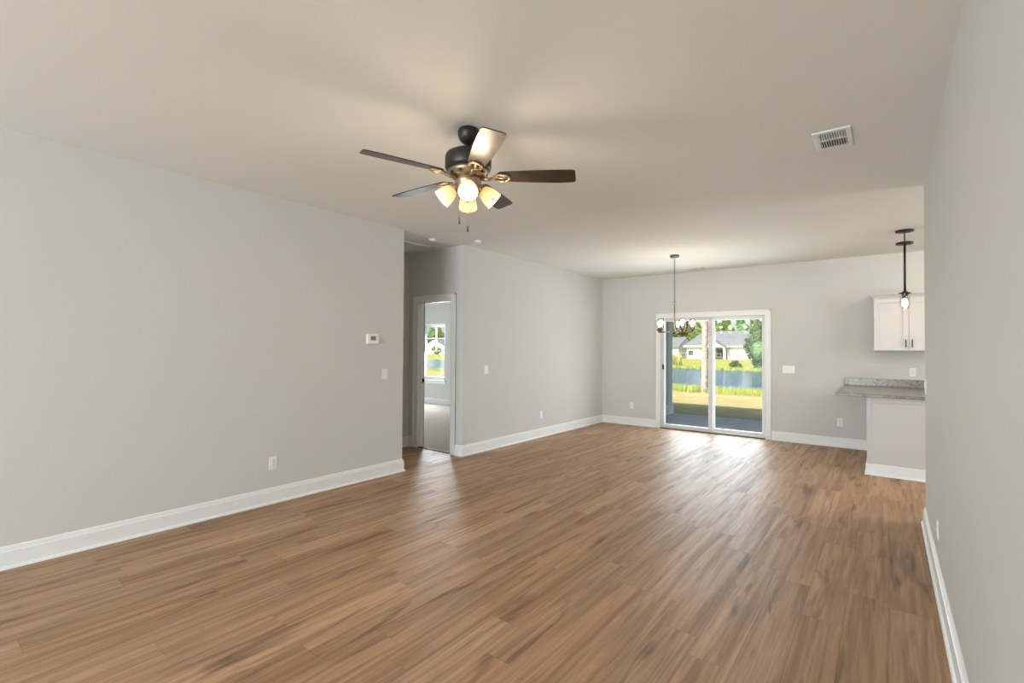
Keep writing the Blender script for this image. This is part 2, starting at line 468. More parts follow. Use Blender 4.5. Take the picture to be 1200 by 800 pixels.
struct('floor', 'floor', [((XL - 0.03, YB - 0.2, -0.12), (XK, YF, 0)), ((XHE - T, YLE - T, -0.12), (XL - 0.03, YM + 0.05, 0))], 'brown oak look plank floor running towards the sliding door', 'floor')
struct('carpet', 'carpet', [((XB, YM + 0.05, -0.12), (XL - T, YF, 0.012))], 'beige carpet floor of the room behind the doorway', 'carpet')
struct('ceiling', 'ceiling', [((XB - 0.2, YB - 0.2, H), (XK + 0.2, YF + 0.16, H + 0.12))], 'flat textured off-white ceiling', 'ceiling')
struct('wall_left', 'wall', [((XL - T, YB, 0), (XL, YLE, H))], 'long greige wall on the left with thermostat', 'wall')
struct('wall_hall_near', 'wall', [((XHE, YLE - T, 0), (XL - T, YLE, H))], 'near side wall of the hallway recess', 'wall')
struct('wall_hall_end', 'wall', [((XHE - T, YLE - T, 0), (XHE, YM, H))], 'end wall of the hallway recess', 'wall')
struct('wall_door', 'wall', [((XB, YM, 0), (D1[0] - 0.02, YM + T, H)), ((D1[1] + 0.02, YM, 0), (XL - T, YM + T, H)), ((D1[0] - 0.02, YM, D1[2] + 0.02), (D1[1] + 0.02, YM + T, H))], 'shaded hallway wall holding the open doorway', 'wall')
struct('wall_middle', 'wall', [((XL - T, YM, 0), (XL, YF, H))], 'greige wall between the hallway and the far corner', 'wall')
struct('wall_far', 'wall', [
    ((XB, YF, 0), (W1[0], YF + 0.16, H)), ((W1[0], YF, 0), (W1[1], YF + 0.16, W1[2])), ((W1[0], YF, W1[3]), (W1[1], YF + 0.16, H)),
    ((W1[1], YF, 0), (S1[0], YF + 0.16, H)), ((S1[0], YF, S1[2]), (S1[1], YF + 0.16, H)), ((S1[1], YF, 0), (XK, YF + 0.16, H))], 'far greige wall around the sliding glass door', 'wall')
struct('wall_right', 'wall', [((XR, YB, 0), (XR + T, YRE, H))], 'greige wall close on the right', 'wall')
struct('wall_kitchen_right', 'wall', [((XK, YK, 0), (XK + T, 5.25, H)), ((XK, 6.55, 0), (XK + T, YF + 0.16, H)), ((XK, 5.25, 0), (XK + T, 6.55, 1.05)), ((XK, 5.25, 2.15), (XK + T, 6.55, H))], 'kitchen side wall', 'wall')
struct('wall_kitchen_near', 'wall', [((XR + T, YK - T, 0), (XK + T, YK, H))], 'kitchen near wall', 'wall')
struct('wall_bedroom_left', 'wall', [((XB - T, YM, 0), (XB, 5.85, H)), ((XB - T, 7.35, 0), (XB, YF + 0.16, H)), ((XB - T, 5.85, 0), (XB, 7.35, 0.7)), ((XB - T, 5.85, 2.1), (XB, 7.35, H))], 'bedroom side wall', 'wall')
struct('wall_rear', 'wall', [((XL - T, YB - T, 0), (XR + T, YB, 0.75)), ((XL - T, YB - T, 2.15), (XR + T, YB, H)), ((XL - T, YB - T, 0.75), (-3.85, YB, 2.15)), ((-2.15, YB - T, 0.75), (-1.85, YB, 2.15)), ((-0.15, YB - T, 0.75), (XR + T, YB, 2.15))], 'rear wall behind the camera', 'wall')
struct('roof', 'roof', [((XB - 0.8, YB - 1.7, H + 0.13), (XK + 0.8, YF + 0.75, H + 0.25)), ((-8.2, YF + 0.75, H - 0.02), (1.2, 11.75, H + 0.25))], 'house roof and covered patio roof', 'roof')  # overhang behind the camera added to keep sun out of the rear openings

# skirting: flat board with a beaded top and a quarter-round shoe
BASE = [(0, 0), (0.030, 0), (0.0295, 0.008), (0.026, 0.015), (0.019, 0.019), (0.0165, 0.0195), (0.0165, 0.108), (0.012, 0.113), (0.012, 0.122), (0.009, 0.124), (0.009, 0.131), (0.004, 0.139), (0, 0.140)]


def skirting(name, path, side, label):
    bm = bmesh.new(); add_sweep(bm, path, BASE, side)
    return tag(obj(name, bm, 'trim'), label, 'baseboard', kind='structure')


skirting('baseboard_left', [(XL, YB), (XL, YLE), (XHE, YLE), (XHE, YM), (D1[0] - 0.107, YM)], -1, 'white baseboard along the left wall into the hallway')
skirting('baseboard_middle', [(D1[1] + 0.087, YM), (XL, YM), (XL, YF), (S1[0] - 0.09, YF)], -1, 'white baseboard from the doorway to the sliding door')
skirting('baseboard_far', [(S1[1] + 0.09, YF), (-0.184, YF)], -1, 'white baseboard between the sliding door and the peninsula')
skirting('baseboard_right', [(XR + T, YRE - 0.3), (XR + T, YRE), (XR, YRE), (XR, YB)], -1, 'white baseboard along the right wall')
skirting('baseboard_bedroom', [(XB, YM + T), (XB, YF), (XL - T, YF)], -1, 'white baseboard of the room behind the doorway')


def casing(bm, x0, x1, zt, y, wd=0.085, th=0.018, sgn=-1, z0=0.0, sill=False):
    """door or window casing on a wall facing -y (sgn -1): flat boards with a raised back band"""
    def pc(a, b, t_):
        lo = (a[0], min(y, y + sgn * t_), a[1]); hi = (b[0], max(y, y + sgn * t_), b[1]); add_box(bm, lo, hi, 0.003)
    for X0, X1, outer in ((x0 - wd, x0, 0), (x1, x1 + wd, 1)):
        pc((X0, z0), (X1, zt + (wd if True else 0)), th * 0.72)
        pc((X0, z0), (X0 + 0.024, zt + wd), th) if outer == 0 else pc((X1 - 0.024, z0), (X1, zt + wd), th)
        pc((X1 - 0.016, z0), (X1, zt), th * 0.88) if outer == 0 else pc((X0, z0), (X0 + 0.016, zt), th * 0.88)
    pc((x0, zt), (x1, zt + wd), th * 0.72)
    pc((x0 - wd, zt + wd - 0.024), (x1 + wd, zt + wd), th)
    pc((x0, zt), (x1, zt + 0.016), th * 0.88)


# bedroom doorway: casing, jambs with stop, strike plate
d2 = thing('door_2', 'white cased open doorway in the hallway wall', 'doorway', ((D1[0] + D1[1]) / 2, YM, 0), kind='structure')
P2 = Matrix.Translation((-(D1[0] + D1[1]) / 2, -YM, 0))
bm = bmesh.new(); casing(bm, D1[0] - 0.0, D1[1] + 0.0, D1[2], YM); casing(bm, D1[0], D1[1], D1[2], YM + T, sgn=1); bm.transform(P2); obj('door_casing', bm, 'trim', d2)
bm = bmesh.new()
add_box(bm, (D1[0] - 0.02, YM, 0), (D1[0], YM + T, D1[2]), 0.001); add_box(bm, (D1[1], YM, 0), (D1[1] + 0.02, YM + T, D1[2]), 0.001); add_box(bm, (D1[0] - 0.02, YM, D1[2]), (D1[1] + 0.02, YM + T, D1[2] + 0.02), 0.001)
add_box(bm, (D1[0], YM + 0.045, 0), (D1[0] + 0.012, YM + 0.08, D1[2] - 0.012), 0.001); add_box(bm, (D1[1] - 0.012, YM + 0.045, 0), (D1[1], YM + 0.08, D1[2] - 0.012), 0.001); add_box(bm, (D1[0], YM + 0.045, D1[2] - 0.012), (D1[1], YM + 0.08, D1[2]), 0.001)
bm.transform(P2); obj('door_jamb', bm, 'trim', d2)
bm = bmesh.new(); add_box(bm, (D1[0], YM + 0.084, 0.90), (D1[0] + 0.006, YM + 0.116, 0.965), 0.002); add_box(bm, (D1[0], YM + 0.116, 0.915), (D1[0] + 0.010, YM + 0.126, 0.95), 0.002)
bm.transform(P2); tag(obj('strike_plate', bm, 'black', d2), 'black strike plate')
bm = bmesh.new(); add_box(bm, (D1[0], YM + 0.02, 0), (D1[1], YM + 0.05, 0.010), 0.003); bm.transform(P2); tag(obj('door_threshold', bm, 'threshold', d2), 'dark floor transition strip')

# sliding glass door
SX = (S1[0] + S1[1]) / 2
d1 = thing('door_1', 'white two-panel sliding glass door looking out on the pond', 'door', (SX, YF, 0), kind='structure')
P1 = Matrix.Translation((-SX, -YF, 0))


def part(name, boxes, m, parent, bev=0.003, label=None, pm=P1):
    b_ = bmesh.new()
    for lo, hi in boxes: add_box(b_, lo, hi, bev)
    b_.transform(pm); o = obj(name, b_, m, parent)
    if label: o['label'] = label
    return o


bm = bmesh.new(); casing(bm, S1[0], S1[1], S1[2], YF); bm.transform(P1); obj('door_casing', bm, 'trim', d1)
y0, y1 = YF + 0.005, YF + 0.13
part('door_frame', [((S1[0], y0, 0.0), (S1[0] + 0.022, y1, S1[2])), ((S1[1] - 0.022, y0, 0.0), (S1[1], y1, S1[2])), ((S1[0] + 0.022, y0, S1[2] - 0.028), (S1[1] - 0.022, y1, S1[2])), ((S1[0] + 0.022, y0, 0.0), (S1[1] - 0.022, y1, 0.032))], 'vinyl', d1)


def panel(x0, x1, ya, yb, st_l, st_r, name):
    z0, z1, tr, brl = 0.034, S1[2] - 0.029, 0.028, 0.045
    fr = part(name, [((x0, ya, z0), (x0 + st_l, yb, z1)), ((x1 - st_r, ya, z0), (x1, yb, z1)), ((x0 + st_l, ya, z1 - tr), (x1 - st_r, yb, z1)), ((x0 + st_l, ya, z0), (x1 - st_r, yb, z0 + brl))], 'vinyl', d1)
    ym = (ya + yb) / 2
    part('glass_pane', [((x0 + st_l - 0.004, ym - 0.003, z0 + brl - 0.004), (x1 - st_r + 0.004, ym + 0.003, z1 - tr + 0.004))], 'glass', fr, 0)
    return fr


pl = panel(S1[0] + 0.023, -2.318, YF + 0.02, YF + 0.06, 0.045, 0.072, 'sliding_panel')
panel(-2.36, S1[1] - 0.023, YF + 0.072, YF + 0.112, 0.055, 0.035, 'fixed_panel')
part('latch', [((S1[0] + 0.03, YF + 0.004, 1.045), (S1[0] + 0.056, YF + 0.02, 1.135)), ((S1[0] + 0.034, YF - 0.012, 1.075), (S1[0] + 0.052, YF + 0.006, 1.098))], 'black', pl, 0.003, 'black latch lever')
part('door_threshold', [((S1[0] + 0.0, YF - 0.03, 0.0), (S1[1], YF + 0.004, 0.016))], 'threshold', d1, 0.004, 'dark bronze threshold strip')

# bedroom window: two sashes, upper one with muntins
win = thing('window_1', 'white double-hung window seen through the doorway', 'window', ((W1[0] + W1[1]) / 2, YF, W1[2]), kind='structure')
PW_ = Matrix.Translation((-(W1[0] + W1[1]) / 2, -YF, -W1[2]))
a0, a1, b0, b1 = W1
part('window_frame', [((a0, YF + 0.02, b0), (a0 + 0.04, YF + 0.14, b1)), ((a1 - 0.04, YF + 0.02, b0), (a1, YF + 0.14, b1)), ((a0, YF + 0.02, b1 - 0.04), (a1, YF + 0.14, b1)), ((a0, YF + 0.02, b0), (a1, YF + 0.14, b0 + 0.04))], 'vinyl', win, 0.003, pm=PW_)
part('window_sill', [((a0 - 0.05, YF - 0.04, b0 - 0.022), (a1 + 0.05, YF + 0.02, b0)), ((a0 - 0.03, YF - 0.014, b0 - 0.085), (a1 + 0.03, YF, b0 - 0.022))], 'trim', win, 0.003, pm=PW_)
bmid = b0 + (b1 - b0) * 0.51
for nm, z0, z1, ya in (('lower_sash', b0 + 0.04, bmid + 0.02, YF + 0.045), ('upper_sash', bmid - 0.02, b1 - 0.04, YF + 0.085)):
    bx = [((a0 + 0.04, ya, z0), (a0 + 0.08, ya + 0.035, z1)), ((a1 - 0.08, ya, z0), (a1 - 0.04, ya + 0.035, z1)), ((a0 + 0.08, ya, z1 - 0.04), (a1 - 0.08, ya + 0.035, z1)), ((a0 + 0.08, ya, z0), (a1 - 0.08, ya + 0.035, z0 + 0.04))]
    if nm == 'upper_sash':
        cx = (a0 + a1) / 2; zm = (z0 + z1) / 2
        bx += [((cx - 0.011, ya + 0.008, z0 + 0.04), (cx + 0.011, ya + 0.028, z1 - 0.04)), ((a0 + 0.08, ya + 0.008, zm - 0.011), (a1 - 0.08, ya + 0.028, zm + 0.011))]
    s_ = part(nm, bx, 'vinyl', win, 0.002, pm=PW_)
    part('glass_pane', [((a0 + 0.076, ya + 0.014, z0 + 0.036), (a1 - 0.076, ya + 0.02, z1 - 0.036))], 'glass', s_, 0, pm=PW_)

# ------------------------------------------------------------------ outdoors: patio, ground, pond
ZP = -0.05
struct('patio_slab', 'concrete', [((-8.2, YF + 0.16, ZP - 0.15), (-2.475, 11.05, ZP)), ((-2.455, YF + 0.16, ZP - 0.15), (1.2, 11.05, ZP))], 'grey concrete patio slab outside the sliding door', 'patio')
struct('trim_1', 'joint', [((-2.475, YF + 0.16, ZP - 0.15), (-2.455, 11.05, ZP - 0.002))], 'pale joint line across the patio slab', 'joint')
pp = thing('porch_post', 'square grey-green porch post at the patio edge left of the sliding door', 'post', (-4.02, 10.86, ZP))
bm = bmesh.new(); add_box(bm, (-0.15, -0.12, 0.2), (0.15, 0.12, H - 0.02 - ZP - 0.1), 0.006); obj('shaft', bm, 'post', pp)
bm = bmesh.new(); add_box(bm, (-0.175, -0.145, 0), (0.175, 0.145, 0.2), 0.008); tag(obj('base', bm, 'trim', pp), 'pale wider base')
bm = bmesh.new(); add_box(bm, (-0.17, -0.14, H - 0.02 - ZP - 0.1), (0.17, 0.14, H - 0.02 - ZP), 0.008); obj('cap', bm, 'post', pp)


def yn(x): return 23.0 + 0.27 * min(60, max(0.0, -(x + 6)))
def yf(x): return 60.0 + 0.05 * max(-40, min(60, -x - 20)) + 1.2 * math.sin(x * 0.21)
def sm(t_): t_ = max(0.0, min(1.0, t_)); return t_ * t_ * (3 - 2 * t_)


def ground(x, y):
    a, b = yn(x), yf(x)
    if y < a: return -0.18 - 0.17 * sm((y - 11) / (a - 11)) - 0.75 * sm((y - (a - 2.2)) / 2.2)
    if y < b: return -1.5 + 0.45 * (1 - sm((y - a) / 2)) + 0.5 * sm((y - (b - 3)) / 3)
    return -1.0 + 0.68 * sm((y - b) / 32)


ys = [YF + 0.17, 10, 11, 12, 14, 16, 18]; v = 18.0
while v < 50: v += 0.8; ys.append(v)
while v < 75: v += 1.0; ys.append(v)
while v < 190: v += 6; ys.append(v)
xs = [-260 + 3.0 * i for i in range(115)]
bm = bmesh.new(); g = [[bm.verts.new((x, y, ground(x, y))) for x in xs] for y in ys]
for j in range(len(ys) - 1):
    for i in range(len(xs) - 1):
        f = bm.faces.new((g[j][i], g[j][i + 1], g[j + 1][i + 1], g[j + 1][i])); f.smooth = True
tag(obj('lawn', bm, 'lawn'), 'sunlit dry grass lawn sloping down to the pond', 'lawn', kind='structure')
bm = bmesh.new()
q = [bm.verts.new(c) for c in ((-260, 16, -0.9), (82, 16, -0.9), (82, 80, -0.9), (-260, 80, -0.9))]
bm.faces.new(q); e = bmesh.ops.extrude_face_region(bm, geom=bm.faces[:])
for v_ in e['geom']:
    if isinstance(v_, bmesh.types.BMVert): v_.co.z -= 0.5
bmesh.ops.recalc_face_normals(bm, faces=bm.faces)
tag(obj('pond', bm, 'water'), 'blue pond between the lawn and the far houses', 'pond', kind='structure')


def blades(name, spots, hmin, hmax, wd, m, label):
    """grass blades as bent tapering strips"""
    vs, fs = [], []
    for x, y in spots:
        z = ground(x, y) - 0.02; h = random.uniform(hmin, hmax); a = random.uniform(0, 2 * PI); b = random.uniform(0, 2 * PI)
        dx, dy = math.cos(a) * wd, math.sin(a) * wd; lx, ly = math.cos(b) * h * 0.25, math.sin(b) * h * 0.25
        k = len(vs)
        vs += [(x - dx, y - dy, z), (x + dx, y + dy, z), (x + dx * .8 + lx * .35, y + dy * .8 + ly * .35, z + h * .55), (x - dx * .8 + lx * .35, y - dy * .8 + ly * .35, z + h * .55), (x + lx, y + ly, z + h)]
        fs += [(k, k + 1, k + 2, k + 3), (k + 3, k + 2, k + 4)]
    me = bpy.data.meshes.new(name); me.from_pydata(vs, [], fs); me.materials.append(M[m])
    o = bpy.data.objects.new(name, me); COL.objects.link(o)
    return tag(o, label, 'grass', kind='stuff')


sp_ = []
for _ in range(34000):
    x = random.uniform(-14, 0.5); a = yn(x)
    if abs(x + 5.95) < 0.22: continue
    sp_.append((x, a - random.triangular(0.0, 3.4, 1.2)))
for _ in range(6000):
    x = random.uniform(-34, -14); a = yn(x); sp_.append((x, a - random.uniform(0.0, 2.4)))
blades('bank_grass', sp_, 0.12, 0.36, 0.010, 'reed', 'yellow-green tall grass along the near pond bank')
sp_ = [(random.gauss(-24.6, 0.9), random.gauss(66, 0.8)) for _ in range(1600)]
blades('dry_reeds', sp_, 0.9, 2.3, 0.07, 'reed_dry', 'tall straw-yellow reeds on the far bank by the porch post')
sp_ = []
for _ in range(5000):
    x = random.uniform(-45, -6); sp_.append((x, yf(x) + random.uniform(-0.3, 1.6)))
blades('far_bank_grass', sp_, 0.25, 0.6, 0.06, 'reed', 'fringe of grass along the far pond bank')


# ------------------------------------------------------------------ trees
def crown(nl, ls, blobs, m):
    """leaf cards scattered through overlapping rounded masses"""
    vs, fs = [], []
    wts = [b[3] ** 2 for b in blobs]
    for _ in range(nl):
        cx, cy, cz, r_, sq = random.choices(blobs, wts)[0]
        d = Vector((random.gauss(0, 1), random.gauss(0, 1), random.gauss(0, 1))).normalized()
        rad = r_ * random.uniform(0.6, 1.05); c = Vector((cx + d.x * rad, cy + d.y * rad, cz + d.z * rad * sq))
        n = (d + Vector((random.gauss(0, .5), random.gauss(0, .5), random.gauss(0, .5)))).normalized()
        a = n.orthogonal().normalized(); b = n.cross(a); t_ = random.uniform(0, 2 * PI); a, b = a * math.cos(t_) + b * math.sin(t_), b * math.cos(t_) - a * math.sin(t_)
        s = ls * random.uniform(0.6, 1.3); k = len(vs)
        vs += [tuple(c - a * s), tuple(c - b * s * .5 + n * s * .12), tuple(c + a * s), tuple(c + b * s * .5 + n * s * .12)]
        fs.append((k, k + 1, k + 2, k + 3))
    me = bpy.data.meshes.new('crown'); me.from_pydata(vs, [], fs); me.materials.append(M[m]); return me


def treedef(h, r_, nl, ls, m, low=0.3, nb=14):
    bl = []
    for i in range(nb):
        t_ = (i + 0.5) / nb; zz = h * (low + (1 - low) * t_ * 0.92); env = r_ * math.sin(PI * (0.18 + 0.74 * t_)) ** 0.8
        a = random.uniform(0, 2 * PI); q_ = random.uniform(0.15, 0.75) * env
        bl.append((q_ * math.cos(a), q_ * math.sin(a), zz, max(0.16 * h * 0.6, env * random.uniform(0.45, 0.7)), 0.85))
    cm = crown(nl, ls, bl, m)
    bm_ = bmesh.new()
    add_tube(bm_, [(0, 0, -0.1), (0.05 * r_, 0, h * 0.3), (0, 0.05 * r_, h * 0.6), (0, 0, h * 0.85)], [0.035 * h, 0.025 * h, 0.018 * h, 0.006 * h], 8)
    for i in range(5):
        b_ = bl[(2 + 2 * i) % nb]; z_ = b_[2] * 0.7
        add_tube(bm_, [(0, 0, z_), (b_[0] * .5, b_[1] * .5, (z_ + b_[2]) / 2), (b_[0], b_[1], b_[2])], [0.012 * h, 0.008 * h, 0.003 * h], 6)
    tm = bpy.data.meshes.new('trunk'); bm_.to_mesh(tm); bm_.free(); tm.materials.append(M['bark'])
    return cm, tm


def plant(name, label, cat, d, x, y, s=1.0, group=None):
    t_ = thing(name, label, cat, (x, y, ground(x, y)), random.uniform(0, 6.28), group)
    for nm, me in (('crown', d[0]), ('trunk', d[1])):
        o = bpy.data.objects.new(nm, me); COL.objects.link(o); o.parent = t_
    t_.scale = (s, s, s)
    return t_


TA = treedef(10.6, 2.75, 3200, 0.42, 'leaf_mid', 0.18)
TB = treedef(11.2, 2.75, 3200, 0.42, 'leaf_olive', 0.18)
TC = treedef(10.4, 2.75, 3200, 0.42, 'leaf_bright', 0.15)
kinds = [(TA, 'mid-green'), (TB, 'olive-green'), (TC, 'bright green')]
row = [(-52.4, 127, 1, .98), (-52.8, 137, 1, 1.0), (-45.4, 127, 0, .92), (-45.2, 137, 1, 1.0), (-38.4, 127, 0, .86), (-37.6, 137, 2, 1.0), (-31.4, 127, 0, .93), (-30.1, 137, 2, 1.0), (-24.4, 127, 0, .96), (-22.5, 137, 1, 1.0), (-17.4, 127, 1, .96)]
where = ['farthest left of the row', 'left of the smaller house', 'behind the left house roof', 'behind the left house gable', 'between the two house roofs', 'above the left half of the long roof', 'above the porch gable', 'right of the porch gable', 'above the right roof end', 'just left of the tall shrub', 'farthest right of the row']
for (x, y, k, s), wh in zip(row, where):
    plant('tree', '%s tree behind the pond houses, %s' % (kinds[k][1], wh), 'tree', kinds[k][0], x, y, s, 'trees behind the pond houses')
for (x, y, k, s), wh in zip([(-149, 127, 0, .95), (-155, 137, 2, 1.03), (-141.4, 127, 0, .93), (-148, 137, 2, 1.0), (-133.4, 127, 0, .95)], ['at its left edge', 'second from its left', 'by the middle bar', 'right of the middle bar', 'at its right edge']):
    plant('tree', '%s tree seen through the bedroom window, %s' % (kinds[k][1], wh), 'tree', kinds[k][0], x, y, s, 'trees through the bedroom window')
TD = treedef(6.0, 2.2, 7000, 0.18, 'leaf_dark', 0.05, 16)
TE = treedef(4.1, 1.6, 5200, 0.16, 'leaf_bright', 0.04, 14)
plant('tree', 'dark leafy tree at the right end of the far pond bank', 'tree', TD, -12.4, 67.2, 1.0)
plant('tree', 'bright green bushy tree in front of the dark tree, far bank', 'tree', TE, -11.0, 61.8, 1.0)
TF = treedef(1.15, 0.75, 1300, 0.10, 'leaf_dark', 0.1, 8)
plant('shrub', 'low dark shrub at the foot of the bushy trees', 'shrub', TF, -14.4, 62.6, 1.0)
TG = treedef(2.4, 1.3, 1600, 0.16, 'leaf_bright', 0.06, 9)
plant('shrub', 'round green shrub beside the white house seen through bedroom window', 'shrub', TG, -104.3, 99.0, 1.2)

# tall pine in front of the pond
px_, py_ = -5.95, 20.6
pine = thing('pine_tree', 'tall bare pine trunk on the near bank seen beside the door mullion', 'tree', (px_, py_, ground(px_, py_)))
bm = bmesh.new(); add_tube(bm, [(0, 0, -0.15), (0.0, 0, 0.25), (0.03, 0, 3), (-0.02, 0.02, 6), (0.02, 0, 10), (0, 0, 14)], [0.17, 0.125, 0.115, 0.105, 0.085, 0.03], 14)
obj('trunk', bm, 'bark', pine)
o = bpy.data.objects.new('crown', crown(2600, 0.28, [(random.uniform(-1.3, 1.3), random.uniform(-1.3, 1.3), random.uniform(9, 14), random.uniform(.6, 1.1), .7) for _ in range(12)], 'leaf_mid')); COL.objects.link(o); o.parent = pine


# ------------------------------------------------------------------ houses across the pond
def hip_roof(bm_, x0, x1, y0, y1, ze, zr, rx0, rx1, th=0.18, hip=True):
    ym = (y0 + y1) / 2
    lo = [(x0, y0, ze), (x1, y0, ze), (x1, y1, ze), (x0, y1, ze)]
    a = [bm_.verts.new(c) for c in lo]; r1 = bm_.verts.new((rx0, ym, zr)); r2 = bm_.verts.new((rx1, ym, zr))
    b = [bm_.verts.new((c[0], c[1], c[2] - th)) for c in lo]
    for f in ((a[0], a[1], r2, r1), (a[1], a[2], r2), (a[2], a[3], r1, r2), (a[3], a[0], r1), tuple(b)): bm_.faces.new(f)
    for i in range(4): bm_.faces.new((b[i], b[(i + 1) % 4], a[(i + 1) % 4], a[i]))
    bmesh.ops.recalc_face_normals(bm_, faces=bm_.faces)


ZG = -0.42
h1 = thing('house', 'long white ranch house with grey hip roof and gabled back porch across the pond', 'house', (-26, 100, ZG))
def hp(bm_, z=0.0): bm_.transform(Matrix.Translation((26, -100, -ZG))); return bm_
EZ = 2.15
bm = bmesh.new()
for lo, hi in (((-32.3, 100, ZG), (-28.75, 110, EZ)), ((-24.6, 100, ZG), (-15.0, 110, EZ)), ((-28.75, 102.4, ZG), (-24.6, 110, EZ))): add_box(bm, lo, hi)
obj('wall', hp(bm), 'siding', h1)
bm = bmesh.new(); hip_roof(bm, -32.8, -14.4, 99.5, 110.5, EZ + .12, 5.3, -30.6, -17.0); obj('roof', hp(bm), 'roof', h1)
box_obj('fascia', 'siding', [((-32.85, 99.4, EZ - .12), (-28.9, 99.52, EZ + .14)), ((-24.4, 99.4, EZ - .12), (-14.4, 99.52, EZ + .14))]).parent = h1
bpy.data.objects['fascia'].location = (26, -100, -ZG)
gp = bmesh.new()
vs = [gp.verts.new(c) for c in ((-28.85, 98.6, 1.95), (-24.45, 98.6, 1.95), (-26.65, 98.6, 3.2), (-28.85, 98.75, 1.95), (-24.45, 98.75, 1.95), (-26.65, 98.75, 3.2))]
for f in ((0, 1, 2), (3, 5, 4), (0, 3, 4, 1), (1, 4, 5, 2), (2, 5, 3, 0)): gp.faces.new([vs[i] for i in f])
gb = obj('porch_gable', hp(gp), 'siding', h1)
bm = bmesh.new()
for x0, x1 in ((-29.2, -26.65), (-24.1, -26.65)):
    z0, z1 = 1.86, 3.36
    vs = [bm.verts.new(c) for c in ((x0, 98.4, z0), (x1, 98.4, z1), (x1, 104.4, z1), (x0, 104.4, z0), (x0, 98.4, z0 - .16), (x1, 98.4, z1 - .16), (x1, 104.4, z1 - .16), (x0, 104.4, z0 - .16))]
    for f in ((0, 1, 2, 3), (7, 6, 5, 4), (0, 4, 5, 1), (1, 5, 6, 2), (2, 6, 7, 3), (3, 7, 4, 0)): bm.faces.new([vs[i] for i in f])
bmesh.ops.recalc_face_normals(bm, faces=bm.faces); obj('porch_roof', hp(bm), 'roof', h1)
bm = bmesh.new(); add_box(bm, (-24.95, 98.6, ZG), (-24.55, 99.0, 1.95)); obj('porch_post', hp(bm), 'siding', h1)
bm = bmesh.new(); add_box(bm, (-28.74, 102.3, ZG), (-24.61, 102.39, 1.95)); obj('porch_back_wall', hp(bm), 'teal', h1)['label'] = 'teal shaded porch back wall'
bm = bmesh.new()
for lo, hi in (((-27.2, 102.2, 0.0), (-27.05, 102.29, 1.75)), ((-25.65, 102.2, 0.0), (-25.5, 102.29, 1.75)), ((-27.05, 102.2, 1.6), (-25.65, 102.29, 1.75)), ((-27.05, 102.2, 0.0), (-25.65, 102.29, 0.15))): add_box(bm, lo, hi)
fr_ = obj('window', hp(bm), 'siding', h1)
bm = bmesh.new(); add_box(bm, (-27.05, 102.24, 0.15), (-25.65, 102.28, 1.6)); obj('pane', hp(bm), 'darkglass', fr_)
bm = bmesh.new(); add_box(bm, (-32.0, 99.94, 0.35), (-31.0, 99.99, 1.35)); fr_ = obj('window', hp(bm), 'fence', h1)
bm = bmesh.new(); add_box(bm, (-31.9, 99.9, 0.45), (-31.1, 99.95, 1.25)); obj('pane', hp(bm), 'darkglass', fr_)


def gable_house(name, label, x0, x1, y0, y1, ze, zr, axis):
    t_ = thing(name, label, 'house', ((x0 + x1) / 2, (y0 + y1) / 2, ZG)); mv = Matrix.Translation((-(x0 + x1) / 2, -(y0 + y1) / 2, -ZG))
    b_ = bmesh.new()
    if axis == 'x':
        ym = (y0 + y1) / 2; sec = [(y0, ZG), (y1, ZG), (y1, ze), (ym, zr), (y0, ze)]; A = [b_.verts.new((x0, y, z)) for y, z in sec]; B = [b_.verts.new((x1, y, z)) for y, z in sec]
    else:
        xm = (x0 + x1) / 2; sec = [(x0, ZG), (x1, ZG), (x1, ze), (xm, zr), (x0, ze)]; A = [b_.verts.new((x, y0, z)) for x, z in sec]; B = [b_.verts.new((x, y1, z)) for x, z in sec]
    b_.faces.new(A); b_.faces.new(B[::-1])
    for i in range(5): b_.faces.new((A[i], A[(i + 1) % 5], B[(i + 1) % 5], B[i]))
    bmesh.ops.recalc_face_normals(b_, faces=b_.faces); b_.transform(mv); obj('wall', b_, 'siding', t_)
    b_ = bmesh.new(); ov = 0.5
    for sgn in (-1, 1):
        if axis == 'x':
            m_ = (y0 + y1) / 2; e_ = y0 - ov if sgn < 0 else y1 + ov; sl = (zr - ze) / (m_ - y0); zz = zr - sl * abs(m_ - e_)
            pts = [(x0 - ov, e_, zz), (x1 + ov * .4, e_, zz), (x1 + ov * .4, m_, zr), (x0 - ov, m_, zr)]
        else:
            m_ = (x0 + x1) / 2; e_ = x0 - ov if sgn < 0 else x1 + ov; sl = (zr - ze) / (m_ - x0); zz = zr - sl * abs(m_ - e_)
            pts = [(e_, y0 - ov * .4, zz), (m_, y0 - ov * .4, zr), (m_, y1 + ov, zr), (e_, y1 + ov, zz)]
        a = [b_.verts.new((p_[0], p_[1], p_[2] + 0.16)) for p_ in pts]; b2 = [b_.verts.new((p_[0], p_[1], p_[2] + 0.01)) for p_ in pts]
        b_.faces.new(a); b_.faces.new(b2[::-1])
        for i in range(4): b_.faces.new((a[i], a[(i + 1) % 4], b2[(i + 1) % 4], b2[i]))
    bmesh.ops.recalc_face_normals(b_, faces=b_.faces); b_.transform(mv); obj('roof', b_, 'roof', t_)
    return t_


gable_house('house', 'smaller white gabled house left of the long ranch house', -48, -35.0, 103, 113, 2.15, 4.1, 'x')
gable_house('house', 'white gabled house seen through the bedroom window', -113.0, -104.5, 102, 114, 2.2, 4.1, 'y')

fn = thing('fence', 'thin grey rail fence on the far bank before the white house', 'fence', (-30, 94, ground(-30, 94)))
bm = bmesh.new()
for i in range(9): add_box(bm, (-7 + i * 1.6 - .04, -.04, -0.05), (-7 + i * 1.6 + .04, .04, 1.2))
obj('post', bm, 'fence', fn)['kind'] = 'stuff'
for z_ in (0.45, 1.1):
    bm = bmesh.new(); add_box(bm, (-7, -.03, z_), (5.8, .03, z_ + .07)); obj('rail', bm, 'fence', fn)

